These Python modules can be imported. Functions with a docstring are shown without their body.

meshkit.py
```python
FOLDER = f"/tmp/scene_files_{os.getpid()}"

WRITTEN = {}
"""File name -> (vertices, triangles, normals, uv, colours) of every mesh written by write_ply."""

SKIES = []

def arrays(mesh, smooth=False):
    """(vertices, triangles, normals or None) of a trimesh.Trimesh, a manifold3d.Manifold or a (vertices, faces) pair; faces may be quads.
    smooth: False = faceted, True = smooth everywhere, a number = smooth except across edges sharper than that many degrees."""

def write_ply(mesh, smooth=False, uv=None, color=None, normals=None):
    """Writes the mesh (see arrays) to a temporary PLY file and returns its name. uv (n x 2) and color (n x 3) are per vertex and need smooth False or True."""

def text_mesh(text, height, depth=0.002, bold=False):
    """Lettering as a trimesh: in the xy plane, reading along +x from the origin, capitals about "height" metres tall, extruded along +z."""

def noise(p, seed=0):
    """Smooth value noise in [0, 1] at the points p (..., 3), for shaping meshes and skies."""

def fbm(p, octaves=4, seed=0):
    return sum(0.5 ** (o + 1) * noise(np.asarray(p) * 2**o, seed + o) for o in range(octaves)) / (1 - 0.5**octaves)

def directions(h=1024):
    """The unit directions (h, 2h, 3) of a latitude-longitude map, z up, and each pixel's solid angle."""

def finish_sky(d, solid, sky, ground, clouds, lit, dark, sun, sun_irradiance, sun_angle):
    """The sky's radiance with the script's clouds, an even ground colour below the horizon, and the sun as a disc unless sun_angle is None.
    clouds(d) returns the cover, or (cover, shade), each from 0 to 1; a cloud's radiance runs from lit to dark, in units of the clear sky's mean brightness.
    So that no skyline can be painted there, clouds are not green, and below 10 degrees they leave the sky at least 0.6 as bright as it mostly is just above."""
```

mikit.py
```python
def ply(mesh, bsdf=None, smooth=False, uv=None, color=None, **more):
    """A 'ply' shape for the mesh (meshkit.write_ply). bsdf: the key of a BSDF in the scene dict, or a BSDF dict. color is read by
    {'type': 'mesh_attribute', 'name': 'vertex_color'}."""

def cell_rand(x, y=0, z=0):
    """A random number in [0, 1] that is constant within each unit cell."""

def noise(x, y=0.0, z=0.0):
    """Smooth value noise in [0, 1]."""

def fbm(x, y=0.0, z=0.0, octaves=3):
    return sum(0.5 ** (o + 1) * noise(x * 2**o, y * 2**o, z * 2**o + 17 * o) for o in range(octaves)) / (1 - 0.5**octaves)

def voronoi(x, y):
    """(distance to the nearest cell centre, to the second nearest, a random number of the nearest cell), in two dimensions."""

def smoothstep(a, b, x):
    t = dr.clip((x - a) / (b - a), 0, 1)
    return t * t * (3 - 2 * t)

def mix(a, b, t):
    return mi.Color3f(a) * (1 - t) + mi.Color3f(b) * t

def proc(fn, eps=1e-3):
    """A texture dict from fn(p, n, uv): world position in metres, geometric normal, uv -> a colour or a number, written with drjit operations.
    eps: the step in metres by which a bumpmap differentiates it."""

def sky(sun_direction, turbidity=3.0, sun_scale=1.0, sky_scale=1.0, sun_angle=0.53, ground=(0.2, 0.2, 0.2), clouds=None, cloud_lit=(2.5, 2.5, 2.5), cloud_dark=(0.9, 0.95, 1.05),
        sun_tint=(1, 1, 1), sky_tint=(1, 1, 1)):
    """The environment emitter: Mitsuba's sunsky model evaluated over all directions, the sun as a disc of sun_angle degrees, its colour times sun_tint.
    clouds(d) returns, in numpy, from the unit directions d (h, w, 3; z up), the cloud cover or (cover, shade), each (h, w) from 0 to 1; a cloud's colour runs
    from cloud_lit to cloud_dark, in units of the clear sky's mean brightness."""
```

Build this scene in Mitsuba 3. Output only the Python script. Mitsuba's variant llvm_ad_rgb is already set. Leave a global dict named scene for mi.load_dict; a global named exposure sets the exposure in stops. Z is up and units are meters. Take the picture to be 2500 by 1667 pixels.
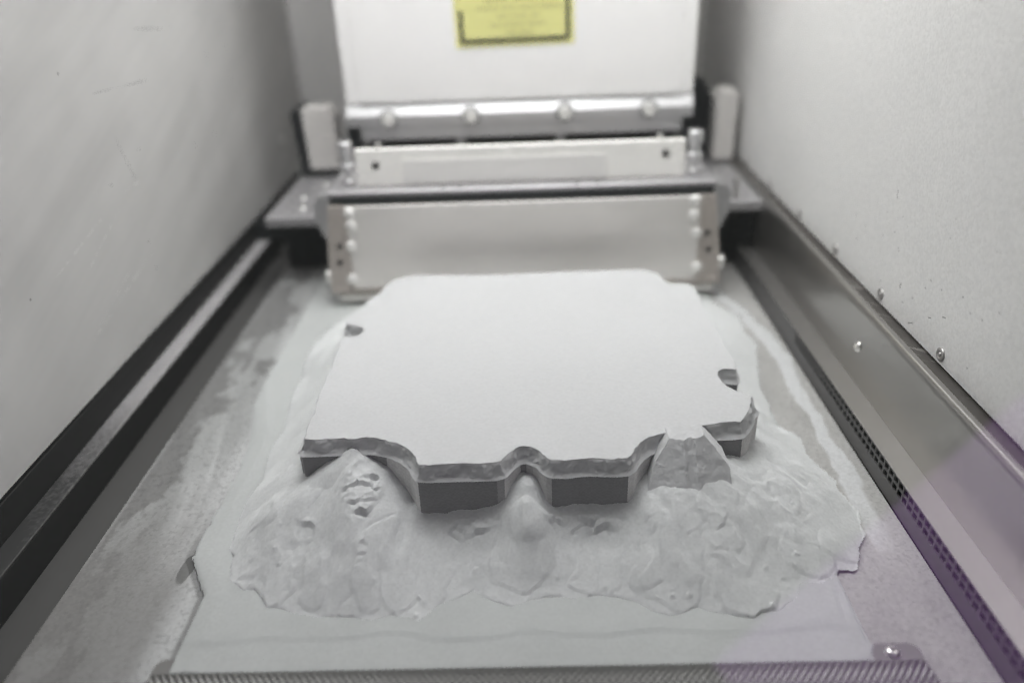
import math
import numpy as np
import trimesh
import manifold3d as m3
import mitsuba as mi
import drjit as dr
import mikit
import meshkit
from shapely.geometry import Polygon, Point, LineString, box as sbox
from shapely import affinity
from scipy.interpolate import RBFInterpolator
from scipy.spatial import cKDTree

T = mi.ScalarTransform4f
RNG = np.random.default_rng(7)
scene, labels = {}, {}

# ------------------------------------------------------------------ camera, light, exposure
CAM = np.array([0.0, 0.0, 0.36])
FWD = np.array((-0.021588, 0.884614, -0.465824))
UP = np.array((0.027983, 0.466285, 0.884192))
FOCUS = 0.52
scene['camera'] = {'type': 'thinlens', 'fov': 66.6814, 'fov_axis': 'x', 'aperture_radius': 0.0062, 'focus_distance': FOCUS,
                   'near_clip': 0.01, 'far_clip': 50.0,
                   'to_world': T().look_at(origin=CAM.tolist(), target=(CAM + FWD).tolist(), up=UP.tolist())}
exposure = -0.28
LAMP = 9.0
# the dim room outside the window
scene['room_light'] = {'type': 'constant', 'radiance': {'type': 'rgb', 'value': [0.125, 0.132, 0.127]}}

# ------------------------------------------------------------------ helpers
def ref(k):
    return {'type': 'ref', 'id': k}

def rgb(*v):
    return {'type': 'rgb', 'value': list(v) if len(v) == 3 else [v[0]] * 3}

def numbered(key):
    if key not in scene and key not in labels:
        return key
    n = 1
    while f'{key}_{n:03d}' in scene or f'{key}_{n:03d}' in labels:
        n += 1
    return f'{key}_{n:03d}'

def obj(name, mesh, bsdf, parent=None, smooth=False, label=None, kind=None, **more):
    key = numbered((parent + '__' if parent else '') + name)
    scene[key] = mikit.ply(mesh, bsdf, smooth=smooth, **more)
    d = {}
    if label:
        d['label'] = label
    if kind:
        d['kind'] = kind
    if d:
        labels[key] = d
    return key

def thing(name, label, category, group=None):
    key = numbered(name)
    labels[key] = {'label': label, 'category': category}
    if group:
        labels[key]['group'] = group
    return key

def bx(x0, x1, y0, y1, z0, z1, c=0.0006):
    """a box with chamfered edges"""
    lo, hi = np.array([x0, y0, z0], float), np.array([x1, y1, z1], float)
    c = min(c, 0.3 * (hi - lo).min())
    if c <= 0:
        b = trimesh.creation.box(extents=hi - lo)
        b.apply_translation((lo + hi) / 2)
        return b
    pts = []
    for k in range(3):
        a, b = lo + c, hi - c
        a[k], b[k] = lo[k], hi[k]
        for i in (0, 1):
            for j in (0, 1):
                for l in (0, 1):
                    pts.append([(a, b)[i][0], (a, b)[j][1], (a, b)[l][2]])
    return trimesh.convex.convex_hull(np.array(pts))

def cat(*ms):
    return trimesh.util.concatenate([m for m in ms])

def prism(poly, z0, z1):
    """a shapely polygon in (x, y) raised from z0 to z1"""
    m = trimesh.creation.extrude_polygon(poly, z1 - z0, engine='earcut')
    m.apply_translation([0, 0, z0])
    return m

def prism_y(poly, y0, y1):
    """a shapely polygon in (x, z) drawn out along y"""
    m = trimesh.creation.extrude_polygon(poly, y1 - y0, engine='earcut')
    v = m.vertices.copy()
    m.vertices = np.stack([v[:, 0], y1 - v[:, 2], v[:, 1]], 1)
    if m.volume < 0:
        m.invert()
    return m

def prism_x(poly, x0, x1):
    """a shapely polygon in (y, z) drawn out along x"""
    m = trimesh.creation.extrude_polygon(poly, x1 - x0, engine='earcut')
    v = m.vertices.copy()
    m.vertices = np.stack([x0 + v[:, 2], v[:, 0], v[:, 1]], 1)
    if m.volume < 0:
        m.invert()
    return m

def lathe(profile, at, axis='z', n=28):
    """(radius, height) profile turned about an axis through the point at"""
    m = trimesh.creation.revolve(np.array(profile, float), sections=n)
    if axis == '-y':
        m.apply_transform(trimesh.transformations.rotation_matrix(math.pi / 2, [1, 0, 0]))
    elif axis == '-x':
        m.apply_transform(trimesh.transformations.rotation_matrix(-math.pi / 2, [0, 1, 0]))
    elif axis == 'x':
        m.apply_transform(trimesh.transformations.rotation_matrix(math.pi / 2, [0, 1, 0]))
    if m.volume < 0:
        m.invert()
    m.apply_translation(at)
    return m

def button_head(at, r, axis):
    """a button-head screw with a socket"""
    h = 0.55 * r
    return lathe([(0, -0.001), (r, -0.001), (r, 0.15 * h), (0.93 * r, 0.45 * h), (0.75 * r, 0.78 * h), (0.55 * r, h), (0.42 * r, h), (0.40 * r, 0.35 * h), (0, 0.3 * h)], at, axis)

def cap_head(at, r, axis):
    h = 1.0 * r
    return lathe([(0, -0.001), (r, -0.001), (r, 0.82 * h), (0.96 * r, 0.92 * h), (0.84 * r, h), (0.5 * r, h), (0.48 * r, 0.45 * h), (0, 0.4 * h)], at, axis)

def rivet_head(at, r, axis):
    return lathe([(0, -0.001), (r, -0.001), (r, 0.0002), (0.9 * r, 0.0010), (0.62 * r, 0.0013), (0.45 * r, 0.0006), (0.34 * r, 0.0006), (0.25 * r, 0.0014), (0, 0.0015)], at, axis)

# ------------------------------------------------------------------ materials
fbm, noise, voronoi, smoothstep, mix = mikit.fbm, mikit.noise, mikit.voronoi, mikit.smoothstep, mikit.mix

def mat(key, color, rough=0.5, metallic=0.0, bump=None, bump_scale=1.0, rough_tex=None, spec=0.5, eps=5e-4, **more):
    b = {'type': 'principled', 'base_color': color if isinstance(color, dict) else rgb(*np.atleast_1d(color)),
         'roughness': rough_tex or rough, 'metallic': metallic, 'specular': spec, **more}
    if bump is not None:
        b = {'type': 'bumpmap', 'arbitrary': mikit.proc(bump, eps=eps), 'scale': bump_scale, 'bsdf': b}
    scene[key] = {'type': 'twosided', 'bsdf': b}

def scratch(p, y0, z0, y1, z1, w, warp):
    ly, lz = y1 - y0, z1 - z0
    n2 = ly * ly + lz * lz
    t = ((p.y - y0) * ly + (p.z - z0) * lz) / n2
    d = dr.abs((p.y - y0) * lz - (p.z - z0) * ly) / math.sqrt(n2) + warp
    return smoothstep(w, 0.3 * w, dr.abs(d)) * smoothstep(-0.02, 0.12, t) * smoothstep(1.02, 0.88, t)

def left_wall_color(p, n, uv):
    # wiped, dusty sheet metal: long slanting smears and a few fine scratches
    a = p.y * 0.94 + p.z * 0.34
    b = -p.y * 0.34 + p.z * 0.94
    smear = fbm(a * 5.0, b * 42.0, 2.0, 4)
    cloud = fbm(p.y * 9.0, p.z * 9.0, 5.0)
    warp = (fbm(p.y * 30.0, p.z * 30.0, 8.0) - 0.5) * 0.003
    rough = smoothstep(0.25, 0.65, noise(p.y * 260.0, p.z * 260.0, 1.0))
    pale = mi.Float(0)
    for y0, z0, y1, z1, w in ((0.5319, 0.1154, 0.6531, 0.1627, 0.0011), (0.5502, 0.08, 0.7099, 0.1118, 0.0012), (0.6574, 0.1698, 0.6929, 0.1708, 0.0009), (0.5637, 0.0864, 0.647, 0.1101, 0.0010), (0.5209, 0.1417, 0.6238, 0.1636, 0.0016)):
        pale = dr.maximum(pale, scratch(p, y0, z0, y1, z1, w, warp))
    dark = mi.Float(0)
    for y0, z0, y1, z1 in ((0.6696, 0.2166, 0.687, 0.1725), (0.6392, 0.2555, 0.7662, 0.2478), (0.7512, 0.2939, 0.8523, 0.2834)):
        dark = dr.maximum(dark, scratch(p, y0, z0, y1, z1, 0.0006, warp))
    sy, sz, sr = voronoi(p.y * 38.0, p.z * 38.0)
    speck = smoothstep(0.06, 0.02, sy) * smoothstep(0.90, 0.93, sr)
    v = 0.80 + 0.17 * smear + 0.20 * (cloud - 0.5) + 0.13 * pale * rough
    return mi.Color3f(0.545, 0.54, 0.53) * v * (1 - 0.25 * dark) * (1 - 0.5 * speck)

def left_wall_bump(p, n, uv):
    return fbm(p.y * 500.0, p.z * 500.0, 1.0, 2) * 0.00005

def right_wall_color(p, n, uv):
    cloud = fbm(p.y * 6.0, p.z * 6.0, 3.0)
    v = 0.95 + 0.10 * (cloud - 0.5)
    # small scuffs along the lower edge
    d1, d2, r = voronoi(p.y * 60.0 + 3.0, p.z * 90.0)
    scuff = smoothstep(0.10, 0.03, d1) * smoothstep(0.70, 0.78, r) * smoothstep(0.22, 0.12, p.z)
    mark = mi.Float(0)
    for y0, z0, y1, z1, w in ((0.5691, 0.1796, 0.5678, 0.1721, 0.0008), (0.5368, 0.1178, 0.5366, 0.1128, 0.0012), (0.5153, 0.0949, 0.507, 0.0987, 0.0007), (0.4905, 0.1114, 0.4860, 0.1130, 0.0007), (0.4737, 0.1199, 0.4690, 0.1215, 0.0007)):
        mark = dr.maximum(mark, scratch(p, y0, z0, y1, z1, w, 0.0))
    grain = 0.92 + 0.16 * fbm(p.y * 560.0, p.z * 560.0, 2.0, 2)
    return mi.Color3f(0.70, 0.695, 0.685) * v * grain * (1 - 0.35 * scuff) * (1 - 0.55 * mark)

def right_wall_bump(p, n, uv):
    return fbm(p.y * 800.0, p.z * 800.0, 4.0, 2) * 0.00035

def powder_color(p, n, uv):
    v = 0.94 + 0.08 * (fbm(p.x * 40.0, p.y * 40.0, p.z * 40.0) - 0.5) + 0.16 * (fbm(p.x * 620.0, p.y * 620.0, p.z * 620.0, 2) - 0.5)
    return mi.Color3f(0.655, 0.667, 0.665) * v

def bed_color(p, n, uv):
    v = 0.95 + 0.10 * (fbm(p.x * 24.0, p.y * 24.0, 1.0) - 0.5) + 0.10 * (fbm(p.x * 620.0, p.y * 620.0, p.z * 620.0, 2) - 0.5)
    return mi.Color3f(0.522, 0.538, 0.530) * v

def cake_color(p, n, uv):
    v = 0.95 + 0.05 * (fbm(p.x * 14.0, p.y * 14.0, p.z * 14.0) - 0.5) + 0.11 * (fbm(p.x * 620.0, p.y * 620.0, p.z * 620.0, 2) - 0.5)
    return mi.Color3f(0.58, 0.584, 0.588) * v

def powder_bump(p, n, uv):
    return noise(p.x * 1300.0, p.y * 1300.0, p.z * 1300.0) * 0.00022 + fbm(p.x * 300.0, p.y * 300.0, p.z * 300.0, 2) * 0.00035

def cake_bump(p, n, uv):
    return noise(p.x * 1100.0, p.y * 1100.0, p.z * 1100.0) * 0.00035 + fbm(p.x * 260.0, p.y * 260.0, p.z * 260.0, 2) * 0.0006

def part_color(p, n, uv):
    # clean flat front faces, the scooped ones stay dusted with powder
    dust = smoothstep(0.25, 0.6, dr.abs(n.x))
    grain = 0.9 + 0.2 * noise(p.x * 900.0, p.y * 900.0, p.z * 900.0)
    low = smoothstep(0.030, 0.024, p.z + 0.004 * noise(p.x * 70.0, 0.0, 0.0)) * 0.5
    d = dr.clip(dust * (0.75 + 0.35 * noise(p.x * 160.0, p.y * 160.0, p.z * 60.0)) + low, 0, 1)
    return mix(mi.Color3f(0.25, 0.25, 0.255), mi.Color3f(0.62, 0.615, 0.61), d) * grain

def floor_color(p, n, uv):
    # grey coated plate under a film of powder that is smeared lengthwise and worn away in patches along the left edge
    w = fbm(p.x * 45.0, p.y * 26.0, 3.0, 4) - 0.5
    st = fbm(p.x * 90.0 + p.y * 12.0, p.y * 7.0, 8.0) - 0.5
    grain = 0.90 + 0.20 * fbm(p.x * 600.0, p.y * 600.0, 0.0, 2)
    speck = smoothstep(0.66, 0.80, noise(p.x * 420.0, p.y * 420.0, 3.0)) * 0.16
    film = smoothstep(-0.006, 0.006, p.x + 0.270 + 0.090 * w)
    rim = smoothstep(0.004, 0.0015, p.x + 0.2985) * smoothstep(0.35, 0.5, noise(p.y * 22.0, 1.0, 0.0))
    left = mix(mi.Color3f(0.205, 0.204, 0.202), mi.Color3f(0.345, 0.35, 0.346), dr.maximum(film, rim * 0.7))
    left = mix(left, mi.Color3f(0.47, 0.475, 0.473), smoothstep(-0.262, -0.222, p.x + 0.05 * st + 0.02 * w))
    left = left * (1 + 0.22 * st) * (1 - speck)
    bl = -0.2056 - 0.0205 * dr.clip((p.y - 0.352) / 0.035, 0, 1) - 0.03 * dr.power(dr.clip((p.y - 0.50) / 0.12, 0, 1), 1.5)
    front = smoothstep(0.50, 0.36, p.y + 0.10 * w + 0.2 * (p.x + 0.25))  # near end darkened in the colour, as the light falls off there
    left = mix(left, mi.Color3f(0.22, 0.216, 0.21), 0.75 * front * smoothstep(-0.215, -0.235, p.x))
    joint = smoothstep(0.0045, 0.0015, dr.abs(p.x - bl + 0.0012 + 0.004 * w)) * smoothstep(0.47, 0.40, p.y + 0.1 * w)
    pit = smoothstep(1.25, 0.8, dr.square((p.x + 0.2275) / 0.0055) + dr.square((p.y - 0.379) / 0.016) + 2.4 * w)  # dark of an open pocket painted into the colour, no hole is cut
    left = mix(left, mi.Color3f(0.12, 0.12, 0.117), dr.clip(0.6 * joint + 0.75 * pit, 0, 1) * (0.7 + 0.3 * grain))
    # right: warm beige film and a pale ridge of powder beside the channel
    right = mi.Color3f(0.435, 0.43, 0.418) * (0.96 + 0.25 * w) * (1 - 0.6 * speck)
    ridge = smoothstep(0.0085, 0.005, dr.abs(p.x - 0.2325 + 0.020 * w + 0.035 * smoothstep(0.66, 0.85, p.y))) * smoothstep(0.40, 0.47, p.y + 0.12 * w)
    right = mix(right, mi.Color3f(0.62, 0.63, 0.635), ridge * 0.85)
    return mix(left, right, smoothstep(-0.02, 0.02, p.x)) * grain

def floor_bump(p, n, uv):
    return fbm(p.x * 350.0, p.y * 350.0, 1.0, 2) * 0.0006

def strip_bump(p, n, uv):
    return noise(p.x * 700.0, p.y * 900.0, p.z * 700.0) * 0.00008

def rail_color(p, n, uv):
    # dark to pale along the strip: its far sheen is painted into the colour
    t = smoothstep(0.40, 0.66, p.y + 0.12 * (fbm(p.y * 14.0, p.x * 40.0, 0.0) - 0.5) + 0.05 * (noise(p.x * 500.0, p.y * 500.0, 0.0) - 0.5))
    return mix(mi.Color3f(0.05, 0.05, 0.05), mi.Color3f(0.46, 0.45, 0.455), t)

def lip_color(p, n, uv):
    sc_ = smoothstep(0.62, 0.75, noise(p.y * 500.0 + p.x * 300.0, p.x * 60.0, 0.0)) * smoothstep(0.45, 0.7, fbm(p.y * 18.0, 1.0, 0.0))
    return mix(mi.Color3f(0.085, 0.078, 0.072), mi.Color3f(0.22, 0.21, 0.20), sc_)  # dark reflection put into the base colour; the pale scuffs are wear

def brushed_rough(p, n, uv):
    return 0.20 + 0.08 * fbm(p.y * 30.0, p.x * 700.0, p.z * 700.0)

def ledge_rough(p, n, uv):
    return 0.30 + 0.15 * fbm(p.y * 800.0, p.x * 60.0, 0.0)

def ledge_bump(p, n, uv):
    return fbm(p.y * 900.0, p.x * 50.0, 0.0, 2) * 0.00006

def face_color(p, n, uv):
    c = fbm(p.x * 16.0, p.y * 16.0, p.z * 22.0)
    return mix(mi.Color3f(0.73, 0.705, 0.675), mi.Color3f(0.86, 0.83, 0.805), c)

mat('wall_left_paint', mikit.proc(left_wall_color), rough=0.42, spec=0.4, bump=left_wall_bump)
mat('wall_right_paint', mikit.proc(right_wall_color), rough=0.45, spec=0.4, bump=right_wall_bump)
mat('back_steel', (0.80, 0.79, 0.78), rough=0.5)
mat('ceiling_paint', (0.6, 0.6, 0.59), rough=0.6)
mat('powder', mikit.proc(powder_color), rough=0.95, spec=0.15, bump=powder_bump, eps=3e-4)
mat('bed_powder', mikit.proc(bed_color), rough=0.95, spec=0.15, bump=powder_bump, eps=3e-4)
mat('powder_cake', mikit.proc(cake_color), rough=0.95, spec=0.15, bump=cake_bump, eps=3e-4)
mat('part_body', mikit.proc(part_color), rough=0.75, spec=0.25)
mat('plate_film', mikit.proc(floor_color), rough=0.8, spec=0.25, bump=floor_bump)
mat('black_strip', (0.016, 0.016, 0.016), rough=0.6, spec=0.2)
mat('black_rubber', (0.018, 0.02, 0.021), rough=0.7, spec=0.3)
mat('channel_grey', (0.072, 0.071, 0.069), rough=0.6, bump=strip_bump)
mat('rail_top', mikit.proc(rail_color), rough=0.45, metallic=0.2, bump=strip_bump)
mat('steel', (0.37, 0.36, 0.345), rough_tex=mikit.proc(brushed_rough), metallic=0.9)
mat('ledge_steel', (0.42, 0.41, 0.40), rough_tex=mikit.proc(ledge_rough), metallic=0.9, bump=ledge_bump)
mat('perforated_steel', (0.13, 0.127, 0.127), rough=0.45, metallic=0.6, bump=strip_bump)
mat('screw_steel', (0.86, 0.85, 0.83), rough=0.16, metallic=1.0)
mat('washer_grey', (0.22, 0.22, 0.22), rough=0.4, metallic=0.5)
mat('zinc', (0.92, 0.91, 0.89), rough=0.28, metallic=0.35)
mat('bolt_steel', (0.74, 0.73, 0.71), rough=0.3, metallic=0.9)
mat('lip_steel', mikit.proc(lip_color), rough=0.5, metallic=0.3)
mat('rivet_steel', (0.48, 0.47, 0.46), rough=0.42, metallic=0.9)
mat('aluminium', (0.62, 0.615, 0.625), rough=0.35, metallic=0.8)
mat('light_aluminium', (0.62, 0.615, 0.625), rough=0.36, metallic=0.8)
mat('cover_white', (0.90, 0.89, 0.88), rough=0.40, spec=0.5)
mat('cream_plastic', (0.90, 0.885, 0.85), rough=0.5)
mat('face_steel', mikit.proc(face_color), rough=0.42, metallic=0.45)
mat('tinted_steel', (0.50, 0.455, 0.42), rough=0.45, metallic=0.4)
mat('bar_grey', (0.46, 0.45, 0.46), rough=0.4, metallic=0.6)
mat('cover_grey', (0.80, 0.785, 0.765), rough=0.5)
mat('block_grey', (0.62, 0.60, 0.58), rough=0.55)
mat('label_yellow', (0.74, 0.72, 0.30), rough=0.45)
mat('label_black', (0.03, 0.03, 0.03), rough=0.5)
mat('label_print', (0.50, 0.48, 0.22), rough=0.5)
mat('hole_dark', (0.05, 0.047, 0.045), rough=0.6)
mat('front_plate_grey', (0.20, 0.195, 0.19), rough=0.45, metallic=0.3)
mat('knurl_metal', (0.14, 0.138, 0.135), rough=0.22, metallic=0.9)
scene['glass'] = {'type': 'thindielectric', 'int_ior': 1.52, 'ext_ior': 1.0}

# ------------------------------------------------------------------ the setting: floor, walls, back, ceiling
XL, XR = -0.35, 0.279
YB = 1.27
ZC = 0.85
obj('chamber_floor', bx(-0.2985, 0.2465, 0.02, 1.26, -0.006, 0.0, 0.0008), 'plate_film', kind='structure', label='grey chamber floor plate filmed with spilled powder')
obj('chamber_base', bx(XL - 0.02, XR + 0.02, 0.0, YB + 0.02, -0.06, -0.05, 0), 'black_rubber', kind='structure', label='dark space below the floor plate')
wl = obj('wall_left', bx(XL - 0.012, XL, 0.02, YB, 0.041, ZC, 0.001), 'wall_left_paint', kind='structure', label='left chamber wall of scratched grey sheet metal')
wr = obj('wall_right', bx(XR, XR + 0.012, 0.02, YB, 0.0885, ZC, 0.001), 'wall_right_paint', kind='structure', label='right chamber wall, pale with a row of rivets')
obj('wall_back', bx(XL - 0.012, XR + 0.012, YB, YB + 0.012, -0.05, ZC, 0), 'back_steel', kind='structure', label='grey back wall behind the boxed head')
obj('ceiling', bx(XL - 0.012, XR + 0.012, 0.46, YB, ZC, ZC + 0.01, 0), 'ceiling_paint', kind='structure', label='pale chamber ceiling')
obj('hood_front', bx(XL, XR, 0.443, 0.455, 0.585, ZC - 0.001, 0), 'ceiling_paint', kind='structure', label='hood panel above the sloping window')
for y in (0.4645, 0.5634, 0.6619, 0.7633, 0.866, 0.966):
    obj('rivet', rivet_head((XR, y, 0.0963), 0.0050, '-x'), 'rivet_steel', wr, smooth=40)
obj('rivet', rivet_head((XR, 1.031, 0.132), 0.005, '-x'), 'screw_steel', wr, smooth=40)
obj('rivet', rivet_head((XL, 1.135, 0.104), 0.0055, 'x'), 'screw_steel', wl, smooth=40)

# ------------------------------------------------------------------ guide rail along the left wall
gr = thing('guide_rail', 'dark guide rail with a pale metal top strip along the left wall', 'rail')
obj('channel', bx(-0.3335, -0.2990, 0.02, 1.2, -0.018, -0.012), 'channel_grey', gr)
obj('rail_side', bx(-0.3480, -0.3337, 0.02, 1.2, -0.030, 0.0135), 'black_strip', gr)
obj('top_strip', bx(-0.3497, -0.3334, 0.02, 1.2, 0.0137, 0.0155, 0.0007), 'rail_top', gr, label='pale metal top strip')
obj('back_strip', bx(-0.3600, -0.3499, 0.02, 1.2, 0.0050, 0.0385), 'black_strip', gr)
obj('edge_seal', bx(-0.3620, -0.3512, 0.02, 1.2, 0.0387, 0.0408), 'black_rubber', gr)  # black strip put in as the dark gap under the wall

# ------------------------------------------------------------------ steel channel along the right wall
sc = thing('side_channel', 'stainless side channel with a perforated strip along the right wall', 'channel')
strip = sbox(0.02, 0.0, 1.2, 0.0238)
holes = []
y = 0.2742
while y < 0.64:
    holes += [sbox(y - 0.0029, 0.0128, y + 0.0029, 0.0175), sbox(y - 0.0029, 0.0189, y + 0.0029, 0.0234)]
    y += 0.0076
for h in holes:
    strip = strip.difference(h)
obj('perforated_strip', prism_x(strip, 0.2470, 0.2482), 'perforated_steel', sc, label='dark strip with two rows of square holes')
obj('duct', cat(bx(0.2600, 0.2610, 0.02, 1.2, -0.006, 0.022, 0), bx(0.2486, 0.2600, 0.02, 1.2, -0.006, -0.005, 0)), 'black_rubber', sc)  # black backing added so that the holes look dark inside
obj('ledge', bx(0.2471, 0.2655, 0.02, 1.2, 0.0240, 0.0252, 0.0003), 'ledge_steel', sc)
prof = [(0.2645, 0.0254), (0.2645, 0.072)]
for a in np.linspace(0, math.pi / 2, 8):
    prof.append((0.2645 + 0.0045 * (1 - math.cos(a)) * 0.6, 0.080 + 0.0085 * math.sin(a)))
prof += [(0.2700, 0.0888), (0.2700, 0.0868), (0.2690, 0.0868), (0.2665, 0.072), (0.2665, 0.0254)]
obj('back_panel', prism_y(Polygon(prof), 0.02, 1.2), 'steel', sc, smooth=40)
obj('lip', prism_y(Polygon([(0.2702, 0.0886), (0.2790, 0.0872), (0.2895, 0.0868), (0.2895, 0.0855), (0.2702, 0.0870)]), 0.02, 1.2), 'lip_steel', sc, label='dark scuffed lip under the right wall')
obj('screw', button_head((0.2645, 0.553, 0.0555), 0.0045, '-x'), 'screw_steel', sc, smooth=40)

# ------------------------------------------------------------------ front plate with the knurled roller
fp = thing('front_plate', 'dark front plate with a knurled metal roller at the near edge of the powder', 'plate')
pl = Polygon([(-0.2157, 0.225), (-0.2157, 0.3056), (0.2112, 0.3074), (0.2112, 0.225)]).buffer(-0.006).buffer(0.006)
pl = pl.difference(sbox(-0.2140, 0.20, 0.2095, 0.2950))
obj('base', prism(pl, 0.0002, 0.0013), 'front_plate_grey', fp)
nx, ny = 1200, 110
kx, ky = np.meshgrid(np.linspace(-0.2135, 0.2090, nx), np.linspace(0.2510, 0.2948, ny))
pit = 0.0032
ka = (kx * 0.80 + ky * 0.62) / pit
kb = (-kx * 0.80 + ky * 0.62) / pit
tri = lambda t: np.abs((t % 1.0) * 2 - 1)
kz = 0.0070 - 0.05 + np.sqrt(0.05 ** 2 - (ky - 0.2740) ** 2) + 0.0009 * np.minimum(tri(ka), tri(kb))
V = np.stack([kx, ky, kz], -1).reshape(-1, 3)
I = np.arange(nx * ny).reshape(ny, nx)
Fq = np.stack([I[:-1, :-1], I[:-1, 1:], I[1:, 1:], I[1:, :-1]], -1).reshape(-1, 4)
obj('knurled_roller', (V, Fq), 'knurl_metal', fp, smooth=True, label='knurled metal roller with a diamond pattern')
obj('screw', button_head((0.1955, 0.3010, 0.0013), 0.0042, 'z'), 'screw_steel', fp, smooth=40)

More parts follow.
